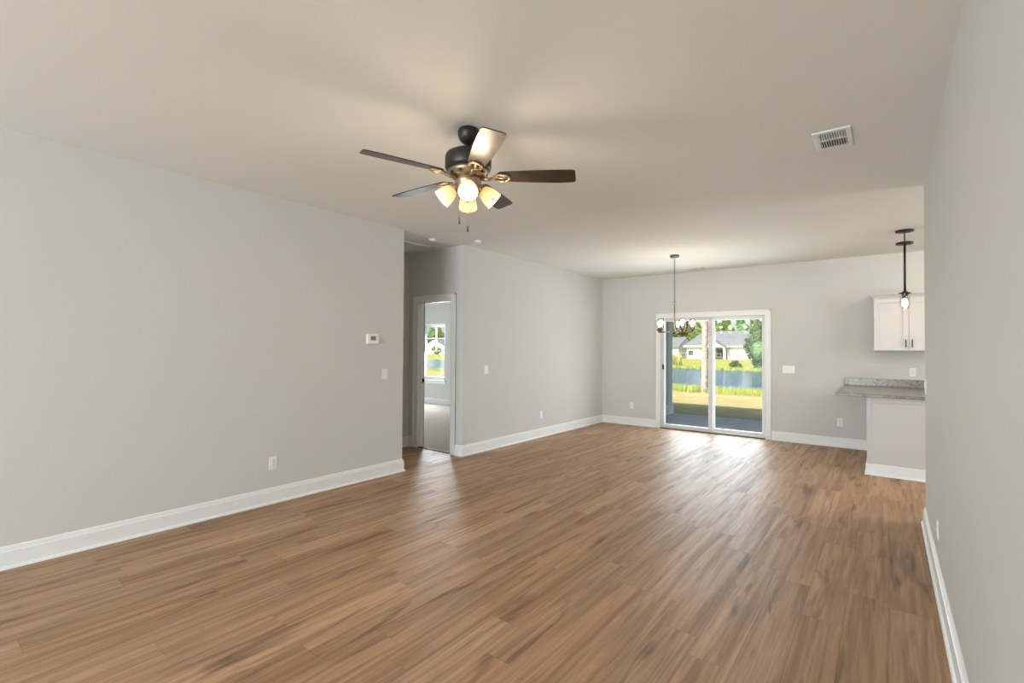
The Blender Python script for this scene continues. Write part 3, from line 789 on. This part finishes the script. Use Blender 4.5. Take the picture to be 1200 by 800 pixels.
# ------------------------------------------------------------------ ceiling fan
FX, FY = -2.041, 2.184
fan = thing('ceiling_fan', 'dark bronze five-blade ceiling fan with lit four-shade light kit', 'ceiling fan', (FX, FY, H))
Z = lambda z: z - H
bm = bmesh.new(); add_lathe(bm, [(0.022, Z(2.650)), (0.030, Z(2.655)), (0.050, Z(2.672)), (0.060, Z(2.690)), (0.066, Z(2.712)), (0.066, Z(2.730)), (0.060, Z(2.743))], 32); obj('canopy', bm, 'bronze', fan)
bm = bmesh.new(); add_lathe(bm, [(0.0125, Z(2.60)), (0.0125, Z(2.66))], 16); add_lathe(bm, [(0.030, Z(2.60)), (0.030, Z(2.622)), (0.02, Z(2.632))], 24); obj('downrod', bm, 'bronze', fan)
bm = bmesh.new(); add_lathe(bm, [(0.100, Z(2.485)), (0.136, Z(2.492)), (0.143, Z(2.505)), (0.143, Z(2.565)), (0.136, Z(2.585)), (0.105, Z(2.602)), (0.05, Z(2.612))], 40); obj('motor_housing', bm, 'bronze', fan)
bm = bmesh.new(); add_lathe(bm, [(0.085, Z(2.440)), (0.108, Z(2.450)), (0.122, Z(2.470)), (0.126, Z(2.486))], 40)
obj('flywheel_ring', bm, 'brass', fan)
for k in range(10):
    a = 2 * PI * k / 10; bm = bmesh.new(); add_box(bm, (-0.012, -0.004, -0.010), (0.012, 0.004, 0.010), 0.003, Matrix.Translation((0.115 * math.cos(a), 0.115 * math.sin(a), Z(2.462))) @ Matrix.Rotation(a + PI / 2, 4, 'Z'))
    obj('vent_slot', bm, 'slot', fan)
bm = bmesh.new(); add_lathe(bm, [(0.030, Z(2.315)), (0.055, Z(2.322)), (0.066, Z(2.345)), (0.070, Z(2.375)), (0.078, Z(2.41)), (0.088, Z(2.44))], 36); add_lathe(bm, [(0.006, Z(2.292)), (0.014, Z(2.300)), (0.018, Z(2.315))], 16); obj('switch_housing', bm, 'brass', fan)

BA0 = R(-35.5)
# blade outline along +x: narrow at the root, widest near the angled tip
bl = [(0.195, -0.046), (0.24, -0.052), (0.40, -0.064), (0.56, -0.070), (0.635, -0.070), (0.652, -0.060), (0.668, 0.040), (0.662, 0.054), (0.645, 0.062), (0.56, 0.067), (0.40, 0.063), (0.24, 0.052), (0.195, 0.046), (0.182, 0.030), (0.180, -0.030)]
bm = bmesh.new(); add_prism(bm, bl, -0.003, 0.003); blade_me = bpy.data.meshes.new('blade'); bm.to_mesh(blade_me); bm.free(); blade_me.materials.append(M['blade'])
bm = bmesh.new()
loop = [(0.205 + 0.047 * math.cos(t_), 0.034 * math.sin(t_) * (1 + 0.18 * math.cos(t_)), -0.009) for t_ in [2 * PI * i / 28 for i in range(28)]]
add_tube(bm, loop, 0.0085, 8, True)
add_tube(bm, [(0.09, 0, -0.014), (0.125, 0.0, -0.022), (0.162, 0, -0.010)], [0.015, 0.011, 0.011], 10)
add_tube(bm, [(0.18, 0, -0.009), (0.21, 0.0, -0.010), (0.235, 0, -0.009)], [0.005, 0.010, 0.005], 8)
for s_ in (-1, 1): add_lathe(bm, [(0.006, -0.020), (0.006, -0.006)], 8, Matrix.Translation((0.222, 0.028 * s_, 0)))
arm_me = bpy.data.meshes.new('blade_bracket'); bm.to_mesh(arm_me); bm.free(); arm_me.materials.append(M['brass'])
for k in range(5):
    a = BA0 + k * 2 * PI / 5
    o = bpy.data.objects.new('blade', blade_me); COL.objects.link(o); o.parent = fan; o.location = (0, 0, Z(2.452))
    o.rotation_euler = (Matrix.Rotation(a, 3, 'Z') @ Matrix.Rotation(R(-12), 3, 'X')).to_euler()
    b2 = bpy.data.objects.new('blade_bracket', arm_me); COL.objects.link(b2); b2.parent = o
    b2['label'] = 'gold-bronze scrolled blade bracket'

# light kit: four ribbed glass shades tilted outwards
bm = bmesh.new(); prof_o = [(0.022, 0.0), (0.030, 0.004), (0.042, 0.020), (0.050, 0.045), (0.055, 0.075), (0.059, 0.100)]; prof_i = [(0.056, 0.100), (0.052, 0.075), (0.047, 0.045), (0.039, 0.021), (0.026, 0.007), (0.019, 0.004)]
add_lathe(bm, prof_o + prof_i + [prof_o[0]], 48, cap=False, flute=0.012, nf=16)
shade_me = bpy.data.meshes.new('lamp_shade'); bm.to_mesh(shade_me); bm.free(); shade_me.materials.append(M['shade'])
bm = bmesh.new(); add_lathe(bm, [(0.008, 0.018), (0.012, 0.03), (0.020, 0.045), (0.024, 0.060), (0.020, 0.075), (0.010, 0.083), (0.002, 0.085)], 20)
bulb_me = bpy.data.meshes.new('bulb'); bm.to_mesh(bulb_me); bm.free(); bulb_me.materials.append(M['bulb'])
bm = bmesh.new(); add_lathe(bm, [(0.018, -0.03), (0.026, -0.022), (0.026, 0.004), (0.02, 0.008)], 20)
fit_me = bpy.data.meshes.new('socket_cup'); bm.to_mesh(fit_me); bm.free(); fit_me.materials.append(M['brass'])
for k in range(4):
    a = R(-47 + 90 * k)
    d = Vector((math.cos(a) * math.cos(R(-42)), math.sin(a) * math.cos(R(-42)), math.sin(R(-42))))
    p_ = Vector((math.cos(a) * 0.088, math.sin(a) * 0.088, Z(2.372)))
    rot = d.to_track_quat('Z', 'X').to_euler()
    o = bpy.data.objects.new('lamp_shade', shade_me); COL.objects.link(o); o.parent = fan; o.location = p_; o.rotation_euler = rot
    o['label'] = 'ribbed frosted glass shade, lit'
    for nm, me in (('bulb', bulb_me), ('socket_cup', fit_me)):
        c = bpy.data.objects.new(nm, me); COL.objects.link(c); c.parent = o
    lp = Vector((FX, FY, H)) + p_ + d * 0.096
    point('fan_bulb_light', lp, FAN_BULB_W, 0.06)
lat = Vector((math.cos(YAW), math.sin(YAW), 0))
for off, z0, z1 in ((-0.052, 2.155, 2.200), (0.0, 2.108, 2.150)):
    c = lat * off
    bm = bmesh.new(); add_tube(bm, [(c.x, c.y, Z(z1)), (c.x, c.y, Z(2.30 if off == 0 else 2.34))], 0.0008, 6); ch = obj('pull_chain', bm, 'brass', fan)
    bm = bmesh.new(); add_lathe(bm, [(0.003, Z(z0)), (0.0055, Z(z0 + .006)), (0.0055, Z(z1 - .008)), (0.002, Z(z1))], 12, Matrix.Translation((c.x, c.y, 0))); obj('pull_knob', bm, 'black', ch)['label'] = 'dark pull knob'

# ------------------------------------------------------------------ chandelier
CX, CY = -2.394, 6.871
chd = thing('chandelier', 'five-light bronze chandelier with clear glass shades by the sliding door', 'chandelier', (CX, CY, H))
bm = bmesh.new(); add_lathe(bm, [(0.012, Z(2.700)), (0.05, Z(2.706)), (0.062, Z(2.716)), (0.062, Z(2.736)), (0.058, Z(2.743))], 32); obj('canopy', bm, 'nickel', chd)
bm = bmesh.new()
z_ = 2.70; k = 0
while z_ > 2.085:
    lk = [(0.0085 * math.sin(t_), 0, 0.017 * math.cos(t_)) for t_ in [2 * PI * i / 14 for i in range(14)]]
    add_tube(bm, lk, 0.0026, 6, True, Matrix.Translation((0, 0, Z(z_ - 0.012))) @ Matrix.Rotation(PI / 2 * (k % 2), 4, 'Z')); z_ -= 0.0245; k += 1
obj('chain', bm, 'nickel', chd)
bm = bmesh.new(); add_tube(bm, [(0.02 * math.sin(t_), 0, Z(2.062) + 0.022 * math.cos(t_)) for t_ in [2 * PI * i / 20 for i in range(20)]], 0.0035, 8, True); obj('loop_ring', bm, 'nickel', chd)
bm = bmesh.new(); add_lathe(bm, [(0.005, Z(1.605)), (0.012, Z(1.612)), (0.012, Z(1.622)), (0.026, Z(1.630)), (0.030, Z(1.65)), (0.026, Z(1.668)), (0.010, Z(1.676)), (0.0085, Z(1.70)), (0.0085, Z(2.04))], 24); obj('stem', bm, 'nickel', chd)
for k in range(5):
    th = R(12 + 72 * k); back = Vector((-math.sin(YAW), math.cos(YAW), 0))
    d = lat * math.cos(th) - back * math.sin(th)
    RR = 0.243
    bm = bmesh.new(); add_tube(bm, [d * 0.02 + Vector((0, 0, Z(1.648))), d * (RR - 0.02) + Vector((0, 0, Z(1.648))), d * RR + Vector((0, 0, Z(1.655)))], [0.009, 0.008, 0.008], 10)
    add_lathe(bm, [(0.010, Z(1.640)), (0.014, Z(1.648)), (0.012, Z(1.665)), (0.036, Z(1.674)), (0.044, Z(1.682)), (0.044, Z(1.688)), (0.016, Z(1.690)), (0.016, Z(1.720))], 24, Matrix.Translation(d * RR))
    ar = obj('arm', bm, 'nickel', chd)
    bm = bmesh.new(); add_lathe(bm, [(0.040, Z(1.689)), (0.046, Z(1.700)), (0.047, Z(1.835)), (0.0445, Z(1.835)), (0.0435, Z(1.702)), (0.038, Z(1.692)), (0.040, Z(1.689))], 32, Matrix.Translation(d * RR), cap=False)
    sh = obj('lamp_shade', bm, 'lampglass', ar); sh['label'] = 'clear cylindrical glass shade'
    bm = bmesh.new(); add_lathe(bm, [(0.012, Z(1.722)), (0.018, Z(1.742)), (0.028, Z(1.766)), (0.029, Z(1.785)), (0.021, Z(1.803)), (0.008, Z(1.812)), (0.002, Z(1.813))], 20, Matrix.Translation(d * RR))
    bb = obj('bulb', bm, 'bulb_clear', ar); bb['label'] = 'glowing bulb'
    point('chandelier_bulb_light', Vector((CX, CY, 1.85)) + d * RR, CHANDELIER_BULB_W, 0.02)

# ------------------------------------------------------------------ pendant over the peninsula
NX, NY = 0.159, 6.948
pn = thing('pendant_lamp', 'slim black pendant lamp with small clear glass shade over the peninsula', 'pendant lamp', (NX, NY, H))
bm = bmesh.new(); add_lathe(bm, [(0.02, Z(2.722)), (0.082, Z(2.726)), (0.085, Z(2.732)), (0.085, Z(2.743))], 36); obj('ceiling_plate', bm, 'black', pn)
bm = bmesh.new(); add_lathe(bm, [(0.078, Z(2.588)), (0.080, Z(2.592)), (0.080, Z(2.606)), (0.072, Z(2.611)), (0.014, Z(2.613))], 36); obj('canopy', bm, 'black', pn)
bm = bmesh.new(); add_lathe(bm, [(0.011, Z(2.060)), (0.011, Z(2.60))], 14); add_lathe(bm, [(0.006, Z(2.60)), (0.006, Z(2.73))], 12); obj('rod', bm, 'black', pn)
bm = bmesh.new(); add_lathe(bm, [(0.022, Z(1.985)), (0.024, Z(2.03)), (0.058, Z(2.036)), (0.060, Z(2.044)), (0.030, Z(2.052)), (0.016, Z(2.066))], 28); obj('socket_cap', bm, 'black', pn)
bm = bmesh.new(); add_lathe(bm, [(0.030, Z(1.868)), (0.040, Z(1.885)), (0.046, Z(1.93)), (0.046, Z(1.99)), (0.040, Z(2.020)), (0.034, Z(2.034)), (0.031, Z(2.034)), (0.037, Z(2.019)), (0.043, Z(1.99)), (0.043, Z(1.93)), (0.037, Z(1.886)), (0.027, Z(1.870)), (0.030, Z(1.868))], 32, cap=False); obj('lamp_shade', bm, 'lampglass', pn)['label'] = 'clear glass shade'
bm = bmesh.new(); add_lathe(bm, [(0.004, Z(1.885)), (0.022, Z(1.898)), (0.029, Z(1.922)), (0.025, Z(1.948)), (0.014, Z(1.985))], 20); obj('bulb', bm, 'bulb_clear', pn)['label'] = 'glowing bulb'
point('pendant_bulb_light', (NX, NY, 1.862), PENDANT_BULB_W, 0.02)

# kitchen ceiling lights, round the corner
for i, (x, y) in enumerate(((1.1, 5.6), (1.1, 7.3), (2.7, 5.6), (2.7, 7.3))):
    cl_ = thing('recessed_light', 'round recessed kitchen ceiling light round the corner, %s' % ('near left', 'far left', 'near right', 'far right')[i], 'ceiling light', (x, y, H), group='recessed kitchen lights')
    bm = bmesh.new(); add_lathe(bm, [(0.062, -0.004), (0.085, -0.006), (0.09, 0.0), (0.062, 0.0), (0.062, -0.004)], 32, cap=False); obj('trim_ring', bm, 'plastic', cl_)
    bm = bmesh.new(); add_lathe(bm, [(0.02, -0.006), (0.058, -0.004), (0.062, -0.001)], 24); obj('lens', bm, 'can', cl_)
    point('recessed_light_glow', (x, y, H - 0.09), KITCHEN_LAMP_W, 0.05, (1.0, 0.88, 0.72))

# ------------------------------------------------------------------ kitchen: wall cabinet, peninsula, worktop
cab = thing('wall_cabinet', 'white two-door wall cabinet with crown moulding above the granite counter', 'cabinet', (-0.142, YF, 1.399))
CW, CD, CHt = 0.760, 0.305, 0.70
bm = bmesh.new(); add_box(bm, (0, -CD, 0), (CW, 0, CHt), 0.002); obj('body', bm, 'cabinet', cab)
for x0, x1, hx in ((0.003, CW / 2 - 0.0135 - 0.0, 1), (CW / 2 - 0.0105, CW - 0.003, -1)):
    pass
split = 0.367
for x0, x1, hx in ((0.003, split - 0.002, split - 0.032), (split + 0.002, CW - 0.003, split + 0.032)):
    bm = bmesh.new(); ya, yb = -CD - 0.022, -CD - 0.001; z0, z1, sw = 0.004, CHt - 0.006, 0.058
    for lo, hi in (((x0, ya, z0), (x0 + sw, yb, z1)), ((x1 - sw, ya, z0), (x1, yb, z1)), ((x0 + sw, ya, z1 - sw), (x1 - sw, yb, z1)), ((x0 + sw, ya, z0), (x1 - sw, yb, z0 + sw))): add_box(bm, lo, hi, 0.0015)
    add_box(bm, (x0 + sw - .004, ya + 0.010, z0 + sw - .004), (x1 - sw + .004, yb, z1 - sw + .004))
    dr = obj('door', bm, 'cabinet', cab)
    bm = bmesh.new(); hz0, hz1 = 0.045, 0.150
    add_box(bm, (hx - 0.006, ya - 0.034, hz0), (hx + 0.006, ya - 0.024, hz1), 0.003)
    for zz in (hz0 + 0.012, hz1 - 0.012): add_box(bm, (hx - 0.005, ya - 0.026, zz - 0.005), (hx + 0.005, ya, zz + 0.005), 0.002)
    obj('handle', bm, 'black', dr)['label'] = 'black bar handle'
bm = bmesh.new(); add_sweep(bm, [(CW, -CD), (0, -CD), (0, 0)], [(0, CHt), (0.006, CHt), (0.010, CHt + 0.012), (0.030, CHt + 0.040), (0.046, CHt + 0.052), (0.046, CHt + 0.062), (0, CHt + 0.062)], 1)
obj('crown_moulding', bm, 'cabinet', cab)

pen = thing('kitchen_peninsula', 'white peninsula base cabinet with panelled end under the granite counter', 'cabinet', (-0.184, YF, 0))
PY = -(YF - 6.83)
bm = bmesh.new(); add_box(bm, (0.012, PY + 0.014, 0.0), (0.66, -0.002, 0.872), 0.002); obj('body', bm, 'cabinet', pen)
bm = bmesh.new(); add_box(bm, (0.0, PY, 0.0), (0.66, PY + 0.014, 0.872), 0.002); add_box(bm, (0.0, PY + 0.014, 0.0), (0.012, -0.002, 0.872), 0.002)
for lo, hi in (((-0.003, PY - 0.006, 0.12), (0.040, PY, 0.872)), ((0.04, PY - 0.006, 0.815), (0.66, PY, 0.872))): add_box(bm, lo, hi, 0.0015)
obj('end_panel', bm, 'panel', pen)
bm = bmesh.new(); add_sweep(bm, [(0.66, PY), (0, PY), (0, -0.032)], [(0, 0), (0.026, 0), (0.025, 0.010), (0.018, 0.018), (0.014, 0.019), (0.014, 0.115), (0.010, 0.122), (0, 0.124)], 1); obj('base_trim', bm, 'trim', pen)
top = thing('worktop', 'speckled grey granite worktop with backsplash strip on the peninsula', 'worktop', (-0.487, YF, 0.874))
bm = bmesh.new(); add_box(bm, (0, -(YF - 6.79), 0), (0.96, -0.0, 0.032), 0.004); obj('slab', bm, 'granite', top)
bm = bmesh.new(); add_box(bm, (0.0, -0.022, 0.033), (0.96, 0, 0.135), 0.003); obj('backsplash', bm, 'granite', top)


# ------------------------------------------------------------------ plates, thermostat, vents, detectors
def plate(name, label, cat, pos, facing, gangs=1, kind='outlet', group=None, scr=True):
    """cover plate; facing = '+x', '-x', '-y' gives the wall it hangs on"""
    ang = {'-y': 0, '+x': PI / 2, '-x': -PI / 2}[facing]
    t_ = thing(name, label, cat, pos, ang, group)
    wd = 0.070 + 0.046 * (gangs - 1); hh = 0.115
    b_ = bmesh.new(); add_box(b_, (-wd / 2, -0.006, -hh / 2), (wd / 2, 0, hh / 2), 0.0025); obj('cover_plate', b_, 'plastic', t_)
    for gk in range(gangs):
        cx = (gk - (gangs - 1) / 2) * 0.046
        if kind == 'outlet':
            for s_ in (-1, 1):
                b_ = bmesh.new(); add_lathe(b_, [(0.017, 0), (0.017, 0.0025), (0.015, 0.003)], 20, Matrix.Translation((cx, -0.006, s_ * 0.020)) @ Matrix.Rotation(PI / 2, 4, 'X')); rc = obj('receptacle', b_, 'plastic', t_)
                b_ = bmesh.new()
                for dx in (-0.006, 0.006): add_box(b_, (cx + dx - 0.0012, -0.0096, s_ * 0.020 - 0.001), (cx + dx + 0.0012, -0.0088, s_ * 0.020 + 0.008))
                add_box(b_, (cx - 0.0022, -0.0096, s_ * 0.020 - 0.010), (cx + 0.0022, -0.0088, s_ * 0.020 - 0.006)); obj('slots', b_, 'slot', rc)
        else:
            b_ = bmesh.new(); add_box(b_, (cx - 0.0165, -0.0085, -0.034), (cx + 0.0165, -0.0055, 0.034), 0.001)
            add_box(b_, (cx - 0.014, -0.0105, 0.0), (cx + 0.014, -0.008, 0.031), 0.001); obj('rocker', b_, 'plastic', t_)
    return t_


plate('wall_outlet', 'white outlet low on the long left wall above the baseboard', 'outlet', (XL, 2.140, 0.357), '+x')
plate('light_switch', 'white switch plate below the thermostat near the left wall corner', 'light switch', (XL, 3.348, 1.108), '+x', 1, 'switch')
plate('light_switch', 'white switch plate on the wall just right of the hallway corner', 'light switch', (XL, 5.053, 1.105), '+x', 1, 'switch')
plate('wall_outlet', 'white outlet low on the wall between hallway and far corner', 'outlet', (XL, 6.400, 0.350), '+x')
plate('wall_outlet', 'white outlet low on far wall just left of the sliding door', 'outlet', (-3.756, YF, 0.357), '-y')
plate('light_switch', 'white three-gang switch plate right of the sliding door', 'light switch', (-1.197, YF, 1.105), '-y', 3, 'switch')
plate('wall_outlet', 'white outlet low on far wall under the counter overhang', 'outlet', (-0.547, YF, 0.358), '-y')
plate('wall_outlet', 'white outlet above the granite backsplash under the wall cabinet', 'outlet', (0.270, YF, 1.112), '-y')
plate('wall_outlet', 'white outlet seen edge-on low on the right wall', 'outlet', (XR, 3.92, 0.318), '-x')
plate('light_switch', 'white switch plate seen edge-on at the far end of the right wall', 'light switch', (XR, 4.99, 1.118), '-x', 2, 'switch')

th_ = thing('thermostat', 'small white thermostat with grey screen on the left wall', 'thermostat', (XL, 3.180, 1.487), PI / 2)
bm = bmesh.new(); add_box(bm, (-0.078, -0.005, -0.056), (0.078, 0, 0.056), 0.002); obj('back_plate', bm, 'plastic', th_)
bm = bmesh.new(); add_box(bm, (-0.072, -0.027, -0.050), (0.072, -0.005, 0.050), 0.006); obj('body', bm, 'plastic', th_)
bm = bmesh.new(); add_box(bm, (-0.034, -0.0285, -0.014), (0.030, -0.0265, 0.032), 0.0005); obj('screen', bm, 'screen', th_)['label'] = 'grey display'
for k in range(2):
    bm = bmesh.new(); add_box(bm, (0.044, -0.0295, 0.008 - 0.028 * k), (0.060, -0.0265, 0.022 - 0.028 * k), 0.002); obj('button', bm, 'plastic', th_)

# ceiling register with two banks of fins
vt = thing('ceiling_vent', 'white louvred ceiling vent at the upper right of the ceiling', 'vent', (-0.267, 3.672, H))
hx, hy, ix, iy = 0.100, 0.162, 0.072, 0.128
bm = bmesh.new()
for lo, hi in (((-hx, -hy, -0.008), (-ix, hy, 0)), ((ix, -hy, -0.008), (hx, hy, 0)), ((-ix, -hy, -0.008), (ix, -iy, 0)), ((-ix, iy, -0.008), (ix, hy, 0)), ((-ix, -0.008, -0.006), (ix, 0.008, 0))): add_box(bm, lo, hi, 0.002)
obj('frame', bm, 'plastic', vt)
bm = bmesh.new(); add_box(bm, (-ix, -iy, -0.0012), (ix, iy, -0.0002)); obj('duct_opening', bm, 'slot', vt)
for y0_, y1_, tl in ((-iy, -0.008, 25), (0.008, iy, -25)):
    bm = bmesh.new()
    for k in range(11):
        x = -ix + (k + 0.5) * 2 * ix / 11
        add_box(bm, (-0.0012, y0_, -0.0055), (0.0012, y1_, 0.0055), 0, Matrix.Translation((x, 0, -0.0065)) @ Matrix.Rotation(R(tl), 4, 'Y'))
    obj('louvre_bank', bm, 'plastic', vt)

vt2 = thing('ceiling_vent', 'white ceiling vent close to the far wall above the sliding door', 'vent', (-2.47, 8.15, H))
bm = bmesh.new()
for lo, hi in (((-0.17, -0.09, -0.008), (-0.13, 0.09, 0)), ((0.13, -0.09, -0.008), (0.17, 0.09, 0)), ((-0.13, -0.09, -0.008), (0.13, -0.055, 0)), ((-0.13, 0.055, -0.008), (0.13, 0.09, 0))): add_box(bm, lo, hi, 0.002)
obj('frame', bm, 'plastic', vt2)
bm = bmesh.new(); add_box(bm, (-0.13, -0.055, -0.0012), (0.13, 0.055, -0.0002)); obj('duct_opening', bm, 'slot', vt2)
bm = bmesh.new()
for k in range(12):
    x = -0.13 + (k + 0.5) * 0.26 / 12; add_box(bm, (-0.0012, -0.055, -0.0055), (0.0012, 0.055, 0.0055), 0, Matrix.Translation((x, 0, -0.0065)) @ Matrix.Rotation(R(30 if k < 9 else -30), 4, 'Y'))
obj('louvre_bank', bm, 'plastic', vt2)

for (x, y), lb in (((-4.448, 4.113), 'white smoke detector on the hallway ceiling by the attic hatch'), ((-4.06, 4.53), 'white smoke detector on the ceiling by the hallway corner')):
    s_ = thing('smoke_detector', lb, 'smoke detector', (x, y, H), group='ceiling smoke detectors'); s_.scale = (0.72, 0.72, 0.72)
    bm = bmesh.new(); add_lathe(bm, [(0.058, -0.012), (0.066, -0.010), (0.068, 0.0)], 32); obj('base', bm, 'plastic', s_)
    bm = bmesh.new(); add_lathe(bm, [(0.020, -0.040), (0.046, -0.036), (0.056, -0.026), (0.058, -0.012)], 32); obj('cover', bm, 'plastic', s_)

ht = thing('attic_hatch', 'white framed attic hatch in the hallway ceiling', 'hatch', (-5.08, 4.08, H))
bm = bmesh.new()
for lo, hi in (((0.25, -0.40, -0.016), (0.30, 0.32, 0)), ((-0.30, -0.40, -0.016), (-0.25, 0.32, 0)), ((-0.25, -0.40, -0.016), (0.25, -0.35, 0)), ((-0.25, 0.27, -0.016), (0.25, 0.32, 0))): add_box(bm, lo, hi, 0.003)
obj('hatch_frame', bm, 'trim', ht)
bm = bmesh.new(); add_box(bm, (-0.25, -0.35, -0.006), (0.25, 0.27, 0), 0.001); obj('hatch_panel', bm, 'ceiling', ht)
